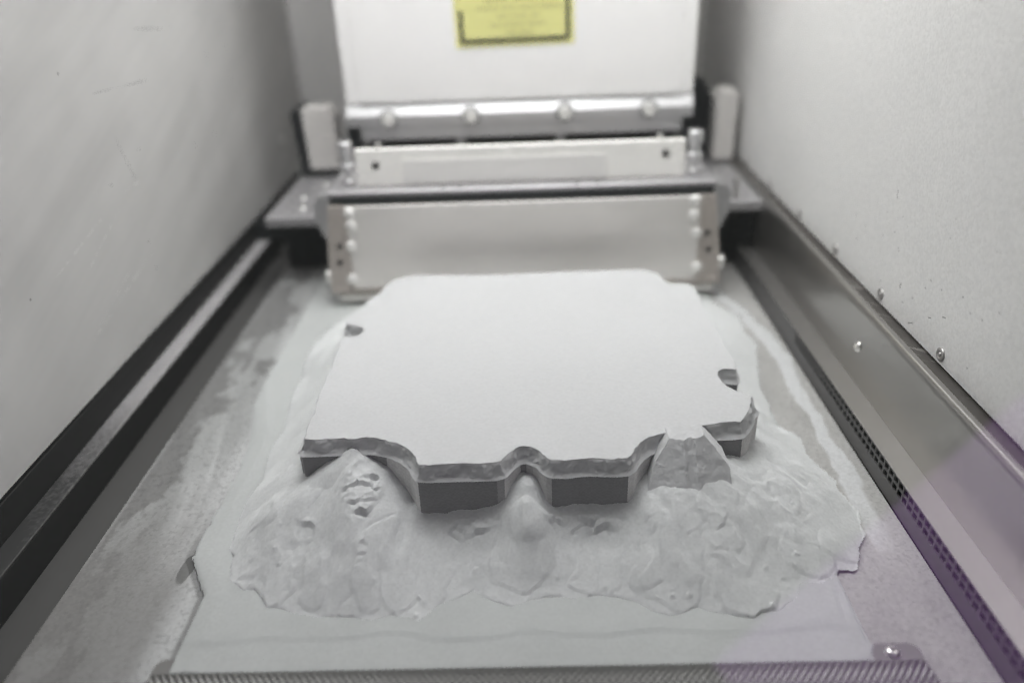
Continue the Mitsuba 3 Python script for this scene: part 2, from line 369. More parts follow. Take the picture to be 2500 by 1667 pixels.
# ------------------------------------------------------------------ the printed part and its crust of powder
ZT, ZP = 0.0635, 0.052
CR = np.array([(-0.1526, 0.4303), (-0.154, 0.4748), (-0.155, 0.5228), (-0.1552, 0.5749), (-0.1534, 0.5799), (-0.1476, 0.5803), (-0.1427, 0.5838), (-0.1416, 0.5914), (-0.1454, 0.5986), (-0.1519, 0.603), (-0.1582, 0.6042), (-0.1592, 0.6131), (-0.1561, 0.6253), (-0.1514, 0.6361), (-0.1464, 0.6507), (-0.1415, 0.6622), (-0.1373, 0.6779), (-0.1336, 0.6923), (-0.1282, 0.6999), (-0.1193, 0.7053), (-0.1051, 0.7084), (-0.0347, 0.704), (0.0636, 0.7068), (0.106, 0.7066), (0.1153, 0.7048), (0.123, 0.7001), (0.1279, 0.6916), (0.13, 0.6805), (0.1317, 0.6726), (0.1516, 0.6683), (0.154, 0.6596), (0.1551, 0.6104), (0.1558, 0.5596), (0.1567, 0.5164), (0.1545, 0.509), (0.1486, 0.51), (0.1436, 0.5084), (0.1403, 0.5043), (0.1399, 0.4989), (0.1404, 0.4917), (0.1429, 0.4858), (0.1466, 0.4793), (0.1514, 0.474), (0.1564, 0.4699), (0.1527, 0.4604), (0.1492, 0.4511), (0.1448, 0.4437), (0.1407, 0.4384), (0.1345, 0.4377), (0.1265, 0.4376), (0.1185, 0.437), (0.1103, 0.4344), (0.1021, 0.4328), (0.093, 0.4294), (0.0864, 0.4268), (0.0801, 0.4243), (0.0754, 0.4217), (0.0702, 0.4168), (0.0656, 0.4103), (0.0627, 0.4042), (0.0595, 0.4013), (0.052, 0.4007), (0.0368, 0.4022), (0.029, 0.4017), (0.0209, 0.4003), (0.0132, 0.401), (0.0109, 0.4024), (0.0087, 0.4056), (0.0059, 0.4106), (0.0023, 0.4139), (-0.0038, 0.4173), (-0.0096, 0.4157), (-0.0139, 0.4109), (-0.0172, 0.4058), (-0.02, 0.4015), (-0.0236, 0.4), (-0.0309, 0.3998), (-0.0517, 0.3998), (-0.0673, 0.3996), (-0.0715, 0.4002), (-0.0734, 0.4033), (-0.0757, 0.4091), (-0.0783, 0.4132), (-0.0833, 0.4189), (-0.0899, 0.4238), (-0.0962, 0.4278), (-0.1032, 0.43), (-0.1091, 0.4312), (-0.1141, 0.431), (-0.1194, 0.4298), (-0.1256, 0.4305), (-0.1303, 0.4307), (-0.1394, 0.4306)])
poly = Polygon(CR).buffer(0)
def resample(poly, step):
    ring = LineString(poly.exterior.coords)
    n = int(ring.length / step)
    return np.array([ring.interpolate(k / n, normalized=True).coords[0] for k in range(n)])
part = poly.buffer(0.0032, join_style=2).buffer(-0.001).buffer(0.001)
part = part.union(Polygon([(0.120, 0.4418), (0.1405, 0.4412), (0.1612, 0.4655), (0.1585, 0.474), (0.140, 0.475)])).union(Polygon([(-0.1578, 0.4312), (-0.120, 0.4308), (-0.120, 0.45), (-0.1574, 0.455)]))
part = part.buffer(0.0008).buffer(-0.0008)
pp = thing('printed_part', 'broad flat printed part with scalloped edges lying on the powder bed', 'printed part')
obj('body', prism(part, 0.001, ZP), 'part_body', pp, smooth=25, label='dark grey smooth lower body of the part')
ring = resample(part, 0.0009)
if Polygon(ring).exterior.is_ccw is False:
    ring = ring[::-1]
top = np.array([poly.exterior.interpolate(poly.exterior.project(Point(*q))).coords[0] for q in ring])
tang = np.roll(ring, -3, 0) - np.roll(ring, 3, 0)
nrm = np.stack([tang[:, 1], -tang[:, 0]], 1)
nrm /= np.linalg.norm(nrm, axis=1, keepdims=True) + 1e-9
rows = []
LEV = [(0.0, ZP - 0.0003, 0.0008), (0.0, ZP + 0.0004, 0.0013), (0.02, ZP + 0.0009, 0.0007)]
for t in np.linspace(0.06, 0.98, 13):
    LEV.append((float(t), ZP + 0.0012 + (ZT - 0.0006 - ZP - 0.0012) * float(t), 0.0004 * (1 - t) - 0.0012 * math.sin(math.pi * t ** 0.55)))
LEV += [(1.0, ZT - 0.0002, 0.0), (1.0, ZT, -0.0004)]
for k, (t, z, out) in enumerate(LEV):
    q = ring * (1 - t) + top * t
    p3 = np.concatenate([q, np.full((len(q), 1), z)], 1)
    big = (meshkit.fbm(p3 / np.array([0.011, 0.011, 0.02]), 3, seed=3) - 0.5) * 0.0048
    sm = (meshkit.fbm(p3 / 0.0034, 3, seed=9) - 0.5) * 0.0026
    w = {0: 0.10, 1: 0.15, 2: 0.3, 3: 0.7}.get(k, 1.25)
    if k >= len(LEV) - 3:
        w = 0.8
    # the crust broke off in straight facets
    q = q + nrm * (out + (w * (big + sm))[:, None]) if np.ndim(out) else q + nrm * (out + w * (big + sm))[:, None]
    rows.append(np.concatenate([q, np.full((len(q), 1), z)], 1))
n = len(ring)
V = np.concatenate(rows)
Fq = []
for k in range(len(LEV) - 1):
    a = np.arange(n) + k * n
    b = np.roll(np.arange(n), -1) + k * n
    Fq.append(np.stack([a, b, b + n, a + n], 1))
Fq = np.concatenate(Fq)
Ft = np.concatenate([Fq[:, [0, 1, 2]], Fq[:, [0, 2, 3]]])
cap = Polygon(rows[-1][:, :2]).buffer(0)
if cap.geom_type != 'Polygon':
    cap = max(cap.geoms, key=lambda g: g.area)
cv, cf = trimesh.creation.triangulate_polygon(cap, engine='earcut')
capm = trimesh.Trimesh(np.concatenate([cv, np.full((len(cv), 1), ZT)], 1), cf, process=False)
if capm.face_normals[:, 2].mean() < 0:
    capm.invert()
crust = trimesh.util.concatenate([trimesh.Trimesh(V, Ft, process=False), capm])
obj('powder_crust', crust, 'powder_cake', pp, smooth=28, label='pale crust of powder on top of the part with broken edges')

# ------------------------------------------------------------------ loose powder: a flat bed and the heap around the part
BASE = [(-0.2098, 0.6123), (-0.2054, 0.5355), (-0.2032, 0.4697), (-0.205, 0.417), (-0.2025, 0.3946), (-0.1926, 0.3646), (-0.1835, 0.3539), (-0.1773, 0.3555), (-0.1633, 0.3418), (-0.1499, 0.3382), (-0.1346, 0.3362), (-0.1166, 0.3326), (-0.0994, 0.3321), (-0.085, 0.3333), (-0.0725, 0.3314), (-0.0613, 0.3406), (-0.042, 0.3483), (-0.0371, 0.3515), (-0.0268, 0.3413), (-0.0156, 0.3387), (-0.0021, 0.3439), (0.0153, 0.345), (0.0424, 0.3443), (0.0591, 0.3405), (0.0698, 0.3307), (0.0814, 0.3289), (0.0945, 0.3348), (0.1078, 0.3297), (0.1231, 0.3247), (0.1412, 0.3304), (0.1553, 0.3411), (0.1614, 0.3525), (0.1724, 0.3522), (0.1852, 0.3604), (0.2021, 0.3652), (0.2159, 0.3927), (0.2178, 0.4129), (0.218, 0.4437), (0.2119, 0.4681), (0.2096, 0.4888), (0.2057, 0.511), (0.1939, 0.5202), (0.1984, 0.5473), (0.2014, 0.58), (0.2069, 0.6158), (0.2155, 0.6548), (0.2148, 0.7221), (0.1978, 0.7585)]
ZBED = 0.0022
ctrl = [(-0.1592, 0.4285, 0.0335), (-0.1516, 0.4285, 0.037), (-0.1385, 0.4285, 0.048), (-0.1298, 0.4285, 0.051), (-0.1193, 0.4285, 0.0585), (-0.1131, 0.4285, 0.052), (-0.1053, 0.4275, 0.047), (-0.096, 0.425, 0.0425), (-0.0885, 0.421, 0.035), (-0.081, 0.410, 0.0275),
        (-0.077, 0.399, 0.0285), (-0.065, 0.3965, 0.0278), (-0.045, 0.3965, 0.0278), (-0.0274, 0.3965, 0.0285), (-0.0175, 0.400, 0.0345), (-0.0035, 0.402, 0.0450), (-0.0035, 0.411, 0.0460), (0.0085, 0.400, 0.0325), (0.0125, 0.3975, 0.029), (0.0316, 0.3965, 0.0285), (0.0540, 0.3975, 0.0285),
        (0.066, 0.401, 0.0305), (0.076, 0.409, 0.036), (0.088, 0.413, 0.0405), (0.105, 0.414, 0.042), (0.125, 0.419, 0.041), (0.137, 0.436, 0.040), (0.150, 0.448, 0.033), (0.1625, 0.466, 0.030),
        (0.160, 0.500, 0.027), (0.161, 0.55, 0.025), (0.160, 0.62, 0.022), (0.157, 0.67, 0.020), (0.10, 0.712, 0.026), (0.0, 0.711, 0.024), (-0.09, 0.713, 0.030), (-0.130, 0.705, 0.034), (-0.150, 0.66, 0.040), (-0.1615, 0.62, 0.044), (-0.1610, 0.57, 0.042), (-0.1600, 0.52, 0.040), (-0.1590, 0.47, 0.038), (-0.162, 0.44, 0.034),
        # the slopes: three hills with hollows between
        (-0.1365, 0.408, 0.0385), (-0.119, 0.410, 0.0500), (-0.1030, 0.404, 0.0415), (-0.1150, 0.390, 0.0395), (-0.1130, 0.370, 0.0265), (-0.1120, 0.352, 0.0150), (-0.1400, 0.378, 0.0245), (-0.1420, 0.358, 0.0140), (-0.0930, 0.382, 0.0270), (-0.0900, 0.362, 0.0165), (-0.170, 0.402, 0.0265), (-0.172, 0.378, 0.0145),
        (-0.070, 0.384, 0.0180), (-0.050, 0.384, 0.0160), (-0.060, 0.368, 0.0110), (-0.0035, 0.388, 0.0360), (-0.0035, 0.374, 0.0255), (-0.004, 0.360, 0.0135), (-0.024, 0.378, 0.0165), (0.018, 0.378, 0.0165), (0.036, 0.384, 0.0165), (0.050, 0.384, 0.0180), (0.040, 0.366, 0.0115),
        (0.070, 0.385, 0.0290), (0.070, 0.362, 0.0170), (0.100, 0.395, 0.0400), (0.088, 0.4025, 0.0405), (0.105, 0.4045, 0.0440), (0.122, 0.4055, 0.0415), (0.105, 0.376, 0.0280), (0.105, 0.352, 0.0155), (0.14, 0.395, 0.0310), (0.140, 0.370, 0.0185), (0.165, 0.42, 0.0265), (0.170, 0.392, 0.0180), (0.190, 0.45, 0.0170), (0.192, 0.41, 0.0140), (-0.185, 0.45, 0.020), (-0.185, 0.50, 0.018), (-0.185, 0.58, 0.020), (0.185, 0.52, 0.016), (-0.12, 0.74, 0.012), (0.0, 0.735, 0.011), (0.12, 0.73, 0.012),
        (-0.21, 0.68, 0.005), (-0.19, 0.75, 0.004), (-0.1, 0.765, 0.004), (0.0, 0.765, 0.004), (0.1, 0.765, 0.004), (0.17, 0.765, 0.004)]
pts = np.array(ctrl + [(x, y, ZBED + 0.0004) for x, y in BASE])
rbf = RBFInterpolator(pts[:, :2], pts[:, 2], kernel='linear', smoothing=0.0)
GX = np.arange(-0.2360, 0.2560, 0.00105)
GY = np.concatenate([np.arange(0.3050, 0.50, 0.00095), np.arange(0.50, 0.80, 0.0022)])
gx, gy = np.meshgrid(GX, GY)
q = np.stack([gx.ravel(), gy.ravel()], 1)
h = rbf(q).reshape(gx.shape)
def f2(a, s, seed, octaves=4):
    return meshkit.fbm(np.stack([a[..., 0] / s, a[..., 1] / s, np.zeros(a.shape[:-1])], -1), octaves, seed=seed) - 0.5
P = np.stack([gx, gy], -1)
basepoly = Polygon(list(BASE) + [(0.17, 0.765), (-0.19, 0.75), (-0.213, 0.68)]).buffer(0)
import shapely
jx, jy = gx + 0.010 * f2(P, 0.022, 61, 3), gy + 0.010 * f2(P, 0.022, 62, 3)
inside = shapely.contains_xy(basepoly, jx.ravel(), jy.ravel()).reshape(gx.shape)
edge = shapely.distance(shapely.points(jx.ravel(), jy.ravel()), basepoly.exterior).reshape(gx.shape)
slope = np.clip((h - 0.003) / 0.016, 0, 1)
# overlapping flakes: warped cells, each tilted and set a little higher or lower than its neighbours
def flakes(scale, amp, seed, stretch=1.0):
    rng = np.random.default_rng(seed)
    wx = gx + 0.6 * scale * f2(P, scale * 1.3, seed + 1)
    wy = gy + 0.6 * scale * f2(P, scale * 1.3, seed + 2)
    m = int(0.52 * 0.5 / (scale * scale * stretch))
    s = np.stack([rng.uniform(-0.25, 0.27, m), rng.uniform(0.29, 0.81, m) / stretch], 1)
    d, i = cKDTree(s).query(np.stack([wx.ravel(), wy.ravel() / stretch], 1), k=2)
    i0 = i[:, 0]
    off = rng.uniform(-1, 1, m)[i0]
    tx, ty = rng.uniform(-1, 1, m)[i0], rng.uniform(-0.3, 1, m)[i0]
    z = amp * (off + 0.9 * (tx * (wx.ravel() - s[i0, 0]) + ty * (wy.ravel() / stretch - s[i0, 1])) / scale)
    crack = np.clip(1 - (d[:, 1] - d[:, 0]) / 0.0009, 0, 1)
    return z.reshape(gx.shape), crack.reshape(gx.shape)
f1, c1 = flakes(0.024, 0.0008, 21, 1.6)
f3, c3 = flakes(0.0105, 0.00034, 31)
rug = np.clip(f2(P, 0.045, 77, 3) * 6 + 0.55, 0, 1)
rug2 = np.clip(f2(P, 0.04, 78, 3) * 7 + 0.35, 0, 1)
d = f1 * (0.35 + 0.65 * rug) + f3 * rug2 - 0.0011 * c1 * rug - 0.0007 * c3 * rug2
d = d + 0.0070 * f2(P, 0.034, 5, 5) + 0.0009 * f2(P, 0.006, 6, 2) * (0.3 + rug2)
# gullies that run down the slope
th = np.arctan2(gx + 0.005, 0.60 - gy)
gul = np.abs(meshkit.noise(np.stack([th * 22 + 2.0 * f2(P, 0.06, 15), gy * 6, 0 * gx], -1), 40) - 0.5) * 2
d = d + 0.0017 * (np.clip(gul * 3, 0, 1) - 0.7) * slope * np.clip((0.46 - gy) / 0.03, 0, 1)
from scipy.ndimage import gaussian_filter
d = gaussian_filter(d, 1.3)
brk = np.clip(f2(P, 0.012, 81, 3) * 9 + 0.6, 0, 1)
f4, c4 = flakes(0.0068, 0.0002, 35, 0.8)
d = d - (0.0006 * c1 * rug + 0.0005 * c3 * rug2 + 0.0004 * c4 * rug2) * brk + 0.3 * f4 * rug2
hh = h + d * (0.35 + 0.65 * slope) * np.clip(edge / 0.008, 0.12, 1)
# ledges eroded into the shoulder left of centre, and under the part between the two tongues
def ledges(hh, cx, cy, rx, ry, step, seed, sharp=0.12):
    r = ((gx - cx) / rx) ** 2 + ((gy - cy) / ry) ** 2
    m = np.clip(1.3 - 1.6 * r + 2.6 * f2(P, 0.012, seed, 3), 0, 1)
    u = hh / step + 2.6 * f2(P, 0.016, seed + 1, 4) + 0.5 * f2(P, 0.005, seed + 2, 2)
    fl = np.floor(u)
    fr = u - fl
    st = (fl + np.clip((fr - (1 - sharp)) / sharp, 0, 1) + 0.12 * fr - 0.06) * step - (u * step - hh)
    return hh * (1 - m) + st * m
def crumble(hh, cx, cy, rx, ry, scale, flat, jitter, seed):
    """a patch that broke into small blocks: each warped cell has a flatter top at a height of its own"""
    rng = np.random.default_rng(seed)
    r = ((gx - cx) / rx) ** 2 + ((gy - cy) / ry) ** 2
    m = np.clip((0.75 - r + 2.2 * f2(P, 0.012, seed, 3)) / 0.5, 0, 1)
    wx = gx + 0.9 * scale * f2(P, scale * 1.1, seed + 1, 3)
    wy = gy + 0.9 * scale * f2(P, scale * 1.1, seed + 2, 3)
    n = int(4 * rx * ry * 4 / (scale * scale * 0.7))
    s = np.stack([rng.uniform(cx - 2 * rx, cx + 2 * rx, n), cy + (rng.uniform(-2 * ry, 2 * ry, n))], 1)
    _, i = cKDTree(s * [0.62, 1.0]).query(np.stack([wx.ravel() * 0.62, wy.ravel()], 1))
    _, g = cKDTree(q).query(s)
    hs = hh.ravel()[g][i].reshape(gx.shape)
    z = hs + (1 - flat) * (hh - hs) + (jitter * rng.uniform(-1, 1, n))[i].reshape(gx.shape)
    return hh * (1 - m) + z * m
hh = crumble(hh, -0.113, 0.402, 0.015, 0.018, 0.0062, 0.55, 0.0005, 51)
hh = crumble(hh, -0.107, 0.366, 0.0045, 0.012, 0.0042, 0.38, 0.0002, 52)
hh = crumble(hh, -0.046, 0.388, 0.030, 0.007, 0.0060, 0.60, 0.0005, 54)
hh = crumble(hh, 0.034, 0.388, 0.030, 0.007, 0.0060, 0.60, 0.0005, 57)
hh = crumble(hh, -0.150, 0.388, 0.014, 0.018, 0.0120, 0.18, 0.0003, 60)
hh = crumble(hh, 0.108, 0.380, 0.020, 0.010, 0.0110, 0.15, 0.0003, 63)
hh = crumble(hh, 0.155, 0.405, 0.018, 0.012, 0.0100, 0.10, 0.0002, 67)
# slumped tongues of powder, each with a rounded foot that stands a little proud
for x0, y0, x1, y1, w0 in [(-0.1095, 0.3795, -0.1019, 0.3337, 0.0085), (-0.0875, 0.3922, -0.0828, 0.3354, 0.013), (-0.1407, 0.3805, -0.1343, 0.3377, 0.01), (-0.1602, 0.3711, -0.1571, 0.3406, 0.012), (-0.1803, 0.3717, -0.1843, 0.3611, 0.009), (-0.0039, 0.3973, -0.0135, 0.3468, 0.024), (-0.0266, 0.3407, -0.0272, 0.3462, 0.006), (0.0741, 0.3975, 0.0686, 0.3445, 0.011), (0.0938, 0.3835, 0.0784, 0.333, 0.02), (0.1312, 0.3621, 0.1201, 0.3279, 0.027), (0.1744, 0.3889, 0.1665, 0.3544, 0.02), (0.1932, 0.391, 0.1917, 0.3669, 0.018), (0.0324, 0.3855, 0.0294, 0.3456, 0.01), (0.0486, 0.385, 0.0464, 0.3451, 0.01), (-0.0603, 0.3802, -0.0638, 0.3394, 0.012), (0.1181, 0.4016, 0.1164, 0.361, 0.014), (0.1651, 0.4343, 0.169, 0.3965, 0.014), (-0.1723, 0.429, -0.1821, 0.3961, 0.012)]:
    ax, ay = x1 - x0, y1 - y0
    ln = math.hypot(ax, ay)
    ux, uy = ax / ln, ay / ln
    t = (gx - x0) * ux + (gy - y0) * uy + 0.010 * f2(P, 0.012, 71, 4)
    sd = (gx - x0) * -uy + (gy - y0) * ux + 0.011 * f2(P, 0.014, 72, 4)
    ww = w0 * np.clip(0.62 + 0.38 * t / ln, 0.4, 1.0)
    foot = np.maximum(t - (ln - 0.8 * w0), 0)
    dd = np.sqrt(sd ** 2 + (foot * 1.25) ** 2) - ww
    m = np.clip(-dd / 0.0016, 0, 1)
    m = m * m * (3 - 2 * m) * np.clip(t / (0.45 * ln), 0, 1)
    hh = hh + 0.00062 * m * (1 + 0.35 * np.clip(-dd / w0, 0, 1))
    hh = hh - 0.00022 * np.exp(-(dd / 0.0011) ** 2) * np.clip(t / (0.4 * ln), 0, 1) * (t < ln + w0)
# loose crumbs that rolled to the foot
for k in range(26):
    bx0, by0 = BASE[RNG.integers(3, 34)]
    bx0, by0, r0 = bx0 + RNG.normal(0, 0.010), by0 + abs(RNG.normal(0, 0.016)), RNG.uniform(0.0008, 0.0019)
    hh = hh + 0.7 * np.sqrt(np.maximum(r0 ** 2 - ((gx - bx0) * RNG.uniform(0.7, 1.2)) ** 2 - (gy - by0) ** 2, 0))
# a rounded knob of powder in the middle
kn = np.clip(1 - ((gx + 0.0035) / 0.0135) ** 2 - ((gy - 0.383) / 0.0125) ** 2, 0, 1)
hh = hh + 0.0040 * kn ** 0.7 * np.clip(slope * 3, 0, 1)
# a caked bank with a sharp foot below the block on the right
inn = shapely.contains_xy(part.buffer(-0.0015), gx.ravel(), gy.ravel()).reshape(gx.shape)
hh = np.where(inn, np.minimum(hh, 0.02), hh)
lip = ZBED + 0.00005 + 0.00045 * np.clip(0.5 + 3 * f2(P, 0.02, 66), 0, 1)
off = np.clip(np.maximum(gx - 0.184 - 0.012 * np.clip((gy - 0.36) / 0.1, 0, 1), 0) / 0.014, 0, 1)
off = off * off * (3 - 2 * off)
hh = np.where(inside, np.maximum(hh - 0.0014 * off * np.clip(1 - edge / 0.025, 0, 1), lip - 0.0019 * off), 0.0)

def grid_mesh(x, y, z, keep):
    ny, nx = z.shape
    I = np.arange(nx * ny).reshape(ny, nx)
    k = keep[:-1, :-1] & keep[1:, :-1] & keep[:-1, 1:] & keep[1:, 1:]
    F = np.stack([I[:-1, :-1], I[:-1, 1:], I[1:, 1:], I[1:, :-1]], -1)[k]
    used = np.unique(F)
    m = -np.ones(nx * ny, int)
    m[used] = np.arange(len(used))
    return np.stack([x, y, z], -1).reshape(-1, 3)[used], m[F]

def skirted(x, y, z, keep, low):
    """the grid cells of keep, with one ring of cells round them that falls to the level low"""
    from scipy.ndimage import binary_dilation
    wide = binary_dilation(keep, iterations=1)
    z = np.where(keep, z, low)
    return grid_mesh(x, y, z, wide)

v, f = skirted(gx, gy, hh, inside, 0.002)
obj('powder_heap', (v, f), 'powder', smooth=True)
labels['powder_heap'] = {'label': 'heap of loose pale powder banked round the printed part', 'category': 'powder heap'}

# flat bed of powder on the build plate, in two thin overlapping spreads
BX = np.arange(-0.2420, 0.2100, 0.0016)
BY = np.arange(0.2925, 0.86, 0.0016)
bx_, by_ = np.meshgrid(BX, BY)
Pb = np.stack([bx_, by_], -1)
left = -0.2056 - 0.0205 * np.clip((by_ - 0.352) / 0.035, 0, 1) - 0.03 * np.clip((by_ - 0.50) / 0.12, 0, 1) ** 1.5
jit = 0.0010 * f2(Pb, 0.006, 91, 2)
frontl = 0.2946 + 0.0007 * f2(Pb, 0.003, 95, 2)
right = 0.1865 + 0.012 * np.clip((by_ - 0.36) / 0.1, 0, 1)
keep = (bx_ > left + jit) & (by_ > frontl) & (bx_ < right + jit) & ((by_ > 0.3005) | (bx_ < 0.1850))
zb = ZBED - 0.0004 + 0.0004 * f2(Pb, 0.03, 92)
line = 0.3190 + 0.006 * f2(Pb, 0.05, 93, 2) - 0.0045 * np.abs(np.sin(bx_ * 38 + 3 * f2(Pb, 0.1, 96)))
zb = zb + 0.0007 * np.clip((by_ - line) / 0.0026, 0, 1)
rim = np.clip(1 - np.abs(bx_ - left - 0.010) / 0.009, 0, 1)
zb = zb + 0.0007 * rim + 0.0003 * f2(Pb, 0.004, 94, 2)
groove = np.exp(-((bx_ - (0.1795 + 0.13 * (by_ - 0.33))) / 0.0012) ** 2) * ((by_ > 0.322) & (by_ < 0.40))
zb = zb - 0.0007 * groove
fade = np.clip((bx_ - left) / 0.012, 0, 1) ** 0.5 * np.clip((by_ - 0.40) / 0.05, 0, 1) + (1 - np.clip((by_ - 0.40) / 0.05, 0, 1))
zb = 0.0004 + (zb - 0.0004) * fade
v, f = skirted(bx_, by_, zb, keep, 0.0003)
obj('powder_layer', (v, f), 'bed_powder', smooth=True, kind='stuff', label='flat layer of pale powder spread over the build plate')

# a block of caked powder leaning on the part
def block_mesh():
    prof = np.array([(0.0895, 0.0645), (0.1120, 0.0668), (0.1180, 0.0600), (0.1285, 0.047), (0.1290, 0.036), (0.1180, 0.0345), (0.1080, 0.0385), (0.0920, 0.0390), (0.0840, 0.0360), (0.0780, 0.0320), (0.0745, 0.0350), (0.0800, 0.0505)])
    pl = Polygon(prof).buffer(-0.0008).buffer(0.0008)
    import shapely.geometry.polygon as sp
    c = m3.CrossSection([np.array(sp.orient(pl, 1.0).exterior.coords)[:-1]])
    m = m3.Manifold.extrude(c, 0.016)
    mm = m.refine_to_length(0.0011).to_mesh()
    t = trimesh.Trimesh(mm.vert_properties[:, :3], mm.tri_verts)
    v = t.vertices.copy()
    y = 0.4325 - v[:, 2]
    y = y + (0.066 - v[:, 1]) * -0.78 * np.clip(v[:, 2] / 0.016, 0, 1)      # its face slopes out towards the foot
    xx, zz = v[:, 0], v[:, 1]
    # two upright facets with a fold between them
    fold = np.where(xx < 0.0985, (0.0985 - xx) * 0.45, 0) + np.where(xx > 0.1060, (xx - 0.1060) * 0.40, 0)
    front = np.clip(v[:, 2] / 0.016, 0, 1)
    y = y + fold * front + 0.0015 * front * np.clip((0.0030 - np.abs(xx - 0.1022)) / 0.001, 0, 1)
    p = np.stack([xx, y, zz], 1)
    nz = (meshkit.fbm(p / 0.006, 3, seed=5) - 0.5)
    p[:, 1] += 0.0012 * nz + 0.0009 * (meshkit.fbm(p / 0.0025, 2, seed=6) - 0.5)
    p[:, 2] += 0.0010 * (meshkit.fbm(p / 0.004, 2, seed=8) - 0.5)
    t = trimesh.Trimesh(p, t.faces, process=False)
    if t.volume < 0:
        t.invert()
    return t
obj('powder_block', block_mesh(), 'powder_cake', smooth=30)
labels['powder_block'] = {'label': 'block of caked powder with a flat top leaning on the part near its right end', 'category': 'powder lump'}

# ------------------------------------------------------------------ recoater: the carriage that spans the chamber
rc = thing('recoater', 'wide metal recoater carriage spanning the chamber behind the printed part', 'recoater carriage')
Y = 0.772
obj('face_plate', bx(-0.186, 0.180, Y - 0.002, Y + 0.004, 0.0245, 0.1150, 0.0004), 'face_steel', rc)
side_l = Polygon([(-0.2035, 0.1150), (-0.1862, 0.1150), (-0.1862, 0.0245), (-0.2118, 0.0245), (-0.2105, 0.060)])
side_r = Polygon([(0.1802, 0.1150), (0.1948, 0.1150), (0.2030, 0.060), (0.2060, 0.0245), (0.1802, 0.0245)])
obj('side_plate', prism_y(side_l, Y, Y + 0.05), 'tinted_steel', rc)
obj('side_plate', prism_y(side_r, Y, Y + 0.05), 'tinted_steel', rc)
obj('lower_strip', bx(-0.2118, 0.2062, Y - 0.001, Y + 0.045, 0.0185, 0.0240), 'tinted_steel', rc)
obj('blade_holder', bx(-0.2080, 0.2030, Y + 0.006, Y + 0.035, 0.0150, 0.0184), 'black_strip', rc)
obj('blade', bx(-0.2060, 0.2010, Y + 0.002, Y + 0.03, 0.0085, 0.0148), 'cream_plastic', rc)
obj('roller', lathe([(0, -0.205), (0.006, -0.205), (0.006, 0.205), (0, 0.205)], (-0.002, Y + 0.025, 0.0085), 'x'), 'black_rubber', rc, smooth=40)
for x, z in ((-0.1815, 0.1086), (-0.1815, 0.0953), (-0.1852 + 0.001, 0.0728), (-0.1875, 0.0354), (0.1738, 0.1110), (0.1741, 0.0957), (0.1778, 0.0755), (0.1810, 0.0377)):
    obj('bolt', button_head((x, Y - 0.002, z), 0.0060, '-y'), 'zinc', rc, smooth=40)
for x, z in ((-0.1968, 0.0723), (-0.1988, 0.0542), (0.1893, 0.0751), (0.1920, 0.0569)):
    obj('bolt_hole', lathe([(0, 0), (0.0032, 0), (0.0032, 0.0008), (0.0026, 0.0012), (0.0024, 0.0002), (0, 0.0002)], (x, Y, z), '-y'), 'hole_dark', rc)
for x, z in ((-0.2150, 0.0339), (0.2085, 0.0378)):
    obj('side_wheel', lathe([(0, -0.003), (0.0075, -0.003), (0.0082, 0), (0.0075, 0.003), (0, 0.003)], (x, Y + 0.012, z), 'x'), 'screw_steel', rc, smooth=40)
# crossbar above a dark gap
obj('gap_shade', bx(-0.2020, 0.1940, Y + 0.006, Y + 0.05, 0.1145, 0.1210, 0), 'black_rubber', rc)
obj('crossbar', bx(-0.2060, 0.1972, 0.782, 0.900, 0.1212, 0.1276, 0.0012), 'bar_grey', rc)
for x in (-0.0846, -0.0664, 0.0545, 0.0754):
    obj('bolt_hole', lathe([(0, 0), (0.0026, 0), (0.0026, 0.0004), (0.0020, 0.0006), (0.0019, 0.0001), (0, 0.0001)], (x, 0.787, 0.1276), 'z'), 'hole_dark', rc)
# arms that ride above the rails, and the brackets that carry the carriage
obj('arm', bx(-0.2930, -0.2000, 0.836, 1.06, 0.0735, 0.0850, 0.001), 'bar_grey', rc)
obj('arm', bx(0.1900, 0.2770, 0.842, 1.06, 0.0735, 0.0850, 0.001), 'bar_grey', rc)
obj('guard', bx(-0.2925, -0.2130, 0.895, 0.903, 0.0005, 0.0733, 0), 'black_rubber', rc)  # black panels added under the arms to keep the space there dark
obj('guard', bx(-0.3480, -0.2927, 0.955, 0.963, 0.0160, 0.0383, 0), 'black_rubber', rc)
obj('guard', bx(0.2070, 0.2468, 0.875, 0.883, 0.0005, 0.0733, 0), 'black_rubber', rc)
obj('guard', bx(0.2470, 0.2642, 0.865, 0.873, 0.0255, 0.0733, 0), 'black_rubber', rc)
for s, x0, x1 in ((-1, -0.2290, -0.2040), (1, 0.1950, 0.2200)):
    prof = [(0.805, 0.112), (0.812, 0.118), (0.86, 0.118), (0.86, 0.060)] + [(0.805 + 0.045 * (1 - math.cos(a)), 0.060 + 0.0 + 0.045 * (1 - math.sin(a))) for a in np.linspace(math.pi / 2, 0, 8)]
    br = Polygon([(s * 0.2040, 0.118), (s * 0.2180, 0.118), (s * 0.2240, 0.108), (s * 0.2240, 0.092), (s * 0.2190, 0.078), (s * 0.2100, 0.062), (s * 0.2040, 0.058)])
    br = affinity.translate(br, -0.002 if s < 0 else -0.006, 0)
    obj('bracket', prism_y(br, 0.800, 0.845), 'aluminium', rc, smooth=30)
for x, y, z in ((-0.2560, 0.865, 0.0850), (-0.2650, 0.905, 0.0850), (-0.2500, 0.960, 0.0850), (0.2300, 0.865, 0.0850), (0.2350, 0.935, 0.0850)):
    obj('arm_bolt', button_head((x, y, z), 0.0048, 'z'), 'screw_steel', rc, smooth=40)
obj('stop_pin', lathe([(0, 0), (0.003, 0), (0.003, 0.026), (0, 0.028)], (0.2360, 0.850, 0.085), 'z'), 'screw_steel', rc, smooth=40)
